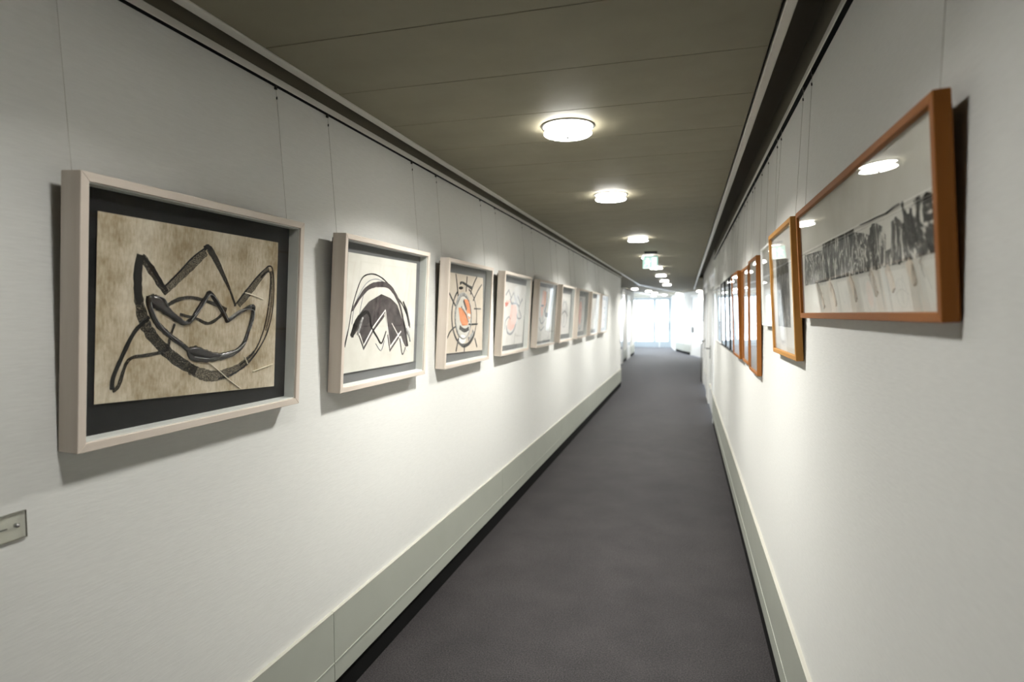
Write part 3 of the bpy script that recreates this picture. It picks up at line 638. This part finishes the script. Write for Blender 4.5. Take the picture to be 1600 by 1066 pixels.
# ------------------------------------------------------------------ small things
# clear caption plate at the left edge
r = empty('caption_plate', Matrix(((0, 0, 1, WL), (1, 0, 0, .885), (0, 1, 0, H-.497), (0, 0, 0, 1)))); tag(r, 'clear acrylic caption plate screwed to the left wall', 'plate')
M['acrylic'] = glassmat('clear_acrylic', (.93, .93, .90), 1.49)
M['acedge'] = mat('acrylic_edge', (.16, .15, .11), .3)
box('acrylic_sheet', 0, .145, 0, .060, .003, .006, 'acrylic', r)
boxes('polished_edge', [(0, .145, -.0008, 0, .002, .0065), (0, .145, .060, .0608, .002, .0065), (.145, .1458, -.0008, .0608, .002, .0065), (-.0008, 0, -.0008, .0608, .002, .0065)], 'acedge', r)
for xx in (.020, .125):
    k = link('screw', lathe([(.0001, .010), (.003, .0095), (.0048, .0075), (.0048, 0), (.0001, 0)], 16), 'steel', r); k.location = (xx, .031, 0)
box('caption_line', .036, .106, .0275, .0300, .0022, .0028, 'ink', r)

# hanging exit sign
YX = 8.85
r = empty('exit_sign', Matrix.Translation((-.475, YX, ZC))); tag(r, 'lit white and green exit sign hanging from the ceiling', 'sign')
M['signwhite'] = emit('sign_lit_white', (.93, 1, .97), 1.6); M['signgreen'] = emit('sign_lit_green', (.50, .80, .70), 1.0)
box('ceiling_mount', -.088, .088, -.02, .02, -.028, 0, 'darksteel', r, None, .003)
for xx in (-.07, .07): link('suspension_rod', tube([(xx, 0, -.028), (xx, 0, -.06)], .003, 8), 'steel', r)
box('clamp_bar', -.09, .09, -.012, .012, -.070, -.058, 'darksteel', r, None, .002)
sp = box('sign_panel', -.108, .095, -.008, .008, -.232, -.070, 'signgreen', r, None, .002)
# pictogram: an open doorway on one half, a running figure and arrow on the other
fy = -.0088
def flat(name, poly, m): 
    v = [(x, fy, z) for x, z in poly]+[(x, -.0078, z) for x, z in poly]; n = len(poly)
    me = bpy.data.meshes.new(name); bm = bmesh.new(); V = [bm.verts.new(q) for q in v]; bm.faces.new(V[:n])
    for i in range(n): bm.faces.new((V[i], V[(i+1) % n], V[n+(i+1) % n], V[n+i]))
    bmesh.ops.triangulate(bm, faces=[q for q in bm.faces if len(q.verts) > 4]); bmesh.ops.recalc_face_normals(bm, faces=bm.faces); bm.to_mesh(me); bm.free(); link(name, me, m, sp)
flat('doorway_symbol', [(.015, -.215), (.075, -.215), (.075, -.085), (.015, -.085)], 'signwhite')
flat('figure_head', [(-.040+.013*math.cos(a*.524), -.098+.013*math.sin(a*.524)) for a in range(12)], 'signwhite')
flat('running_figure', [(-.062, -.115), (-.028, -.112), (-.008, -.135), (-.014, -.142), (-.032, -.130), (-.034, -.155), (-.014, -.172), (-.018, -.212), (-.030, -.212), (-.030, -.180), (-.052, -.168), (-.066, -.190), (-.088, -.205), (-.094, -.196), (-.076, -.180), (-.062, -.150), (-.058, -.130), (-.078, -.138), (-.086, -.132)], 'signwhite')
flat('sign_border', [(-.104, -.231), (.092, -.231), (.092, -.222), (-.104, -.222)], 'signwhite')

# bent metal rail at the end of the door bays, dark sign above it
link_o = link('guard_rail', tube([(WR-.035, 15.85, 0), (WR-.035, 15.85, .95), (WR-.03, 15.82, .975), (WR-.02, 15.55, .98), (WR-.018, 15.3, .98)], .016, 8), 'steel'); tag(link_o, 'bent steel guard rail at the end of the right wall', 'rail')
o = box('notice_board', WR-.014, WR-.001, 15.42, 15.68, 1.48, 2.02, 'darksteel', None, None, .003); tag(o, 'narrow dark notice board high on the wall past the doors', 'board')
mw, ln = frame_on(RP[4], RP[5])
k = link('wall_dial', lathe([(.0001, .03), (.04, .028), (.055, .018), (.058, 0), (.0001, 0)], 20), 'white'); k.matrix_world = mw @ Matrix.Translation((.35, .001, 1.58)) @ Matrix.Rotation(-math.pi/2, 4, 'X'); tag(k, 'round white wall fixture beside the far white door', 'fixture')

r = empty('light_switch', Matrix.Translation((WL, 14.15, 1.05))); tag(r, 'small grey light switch at the far end of the left wall', 'switch')
box('switch_plate', 0, .009, -.04, .04, -.04, .04, 'steel', r, None, .002); box('rocker', .009, .014, -.026, .026, -.026, .026, 'white', r, None, .002)
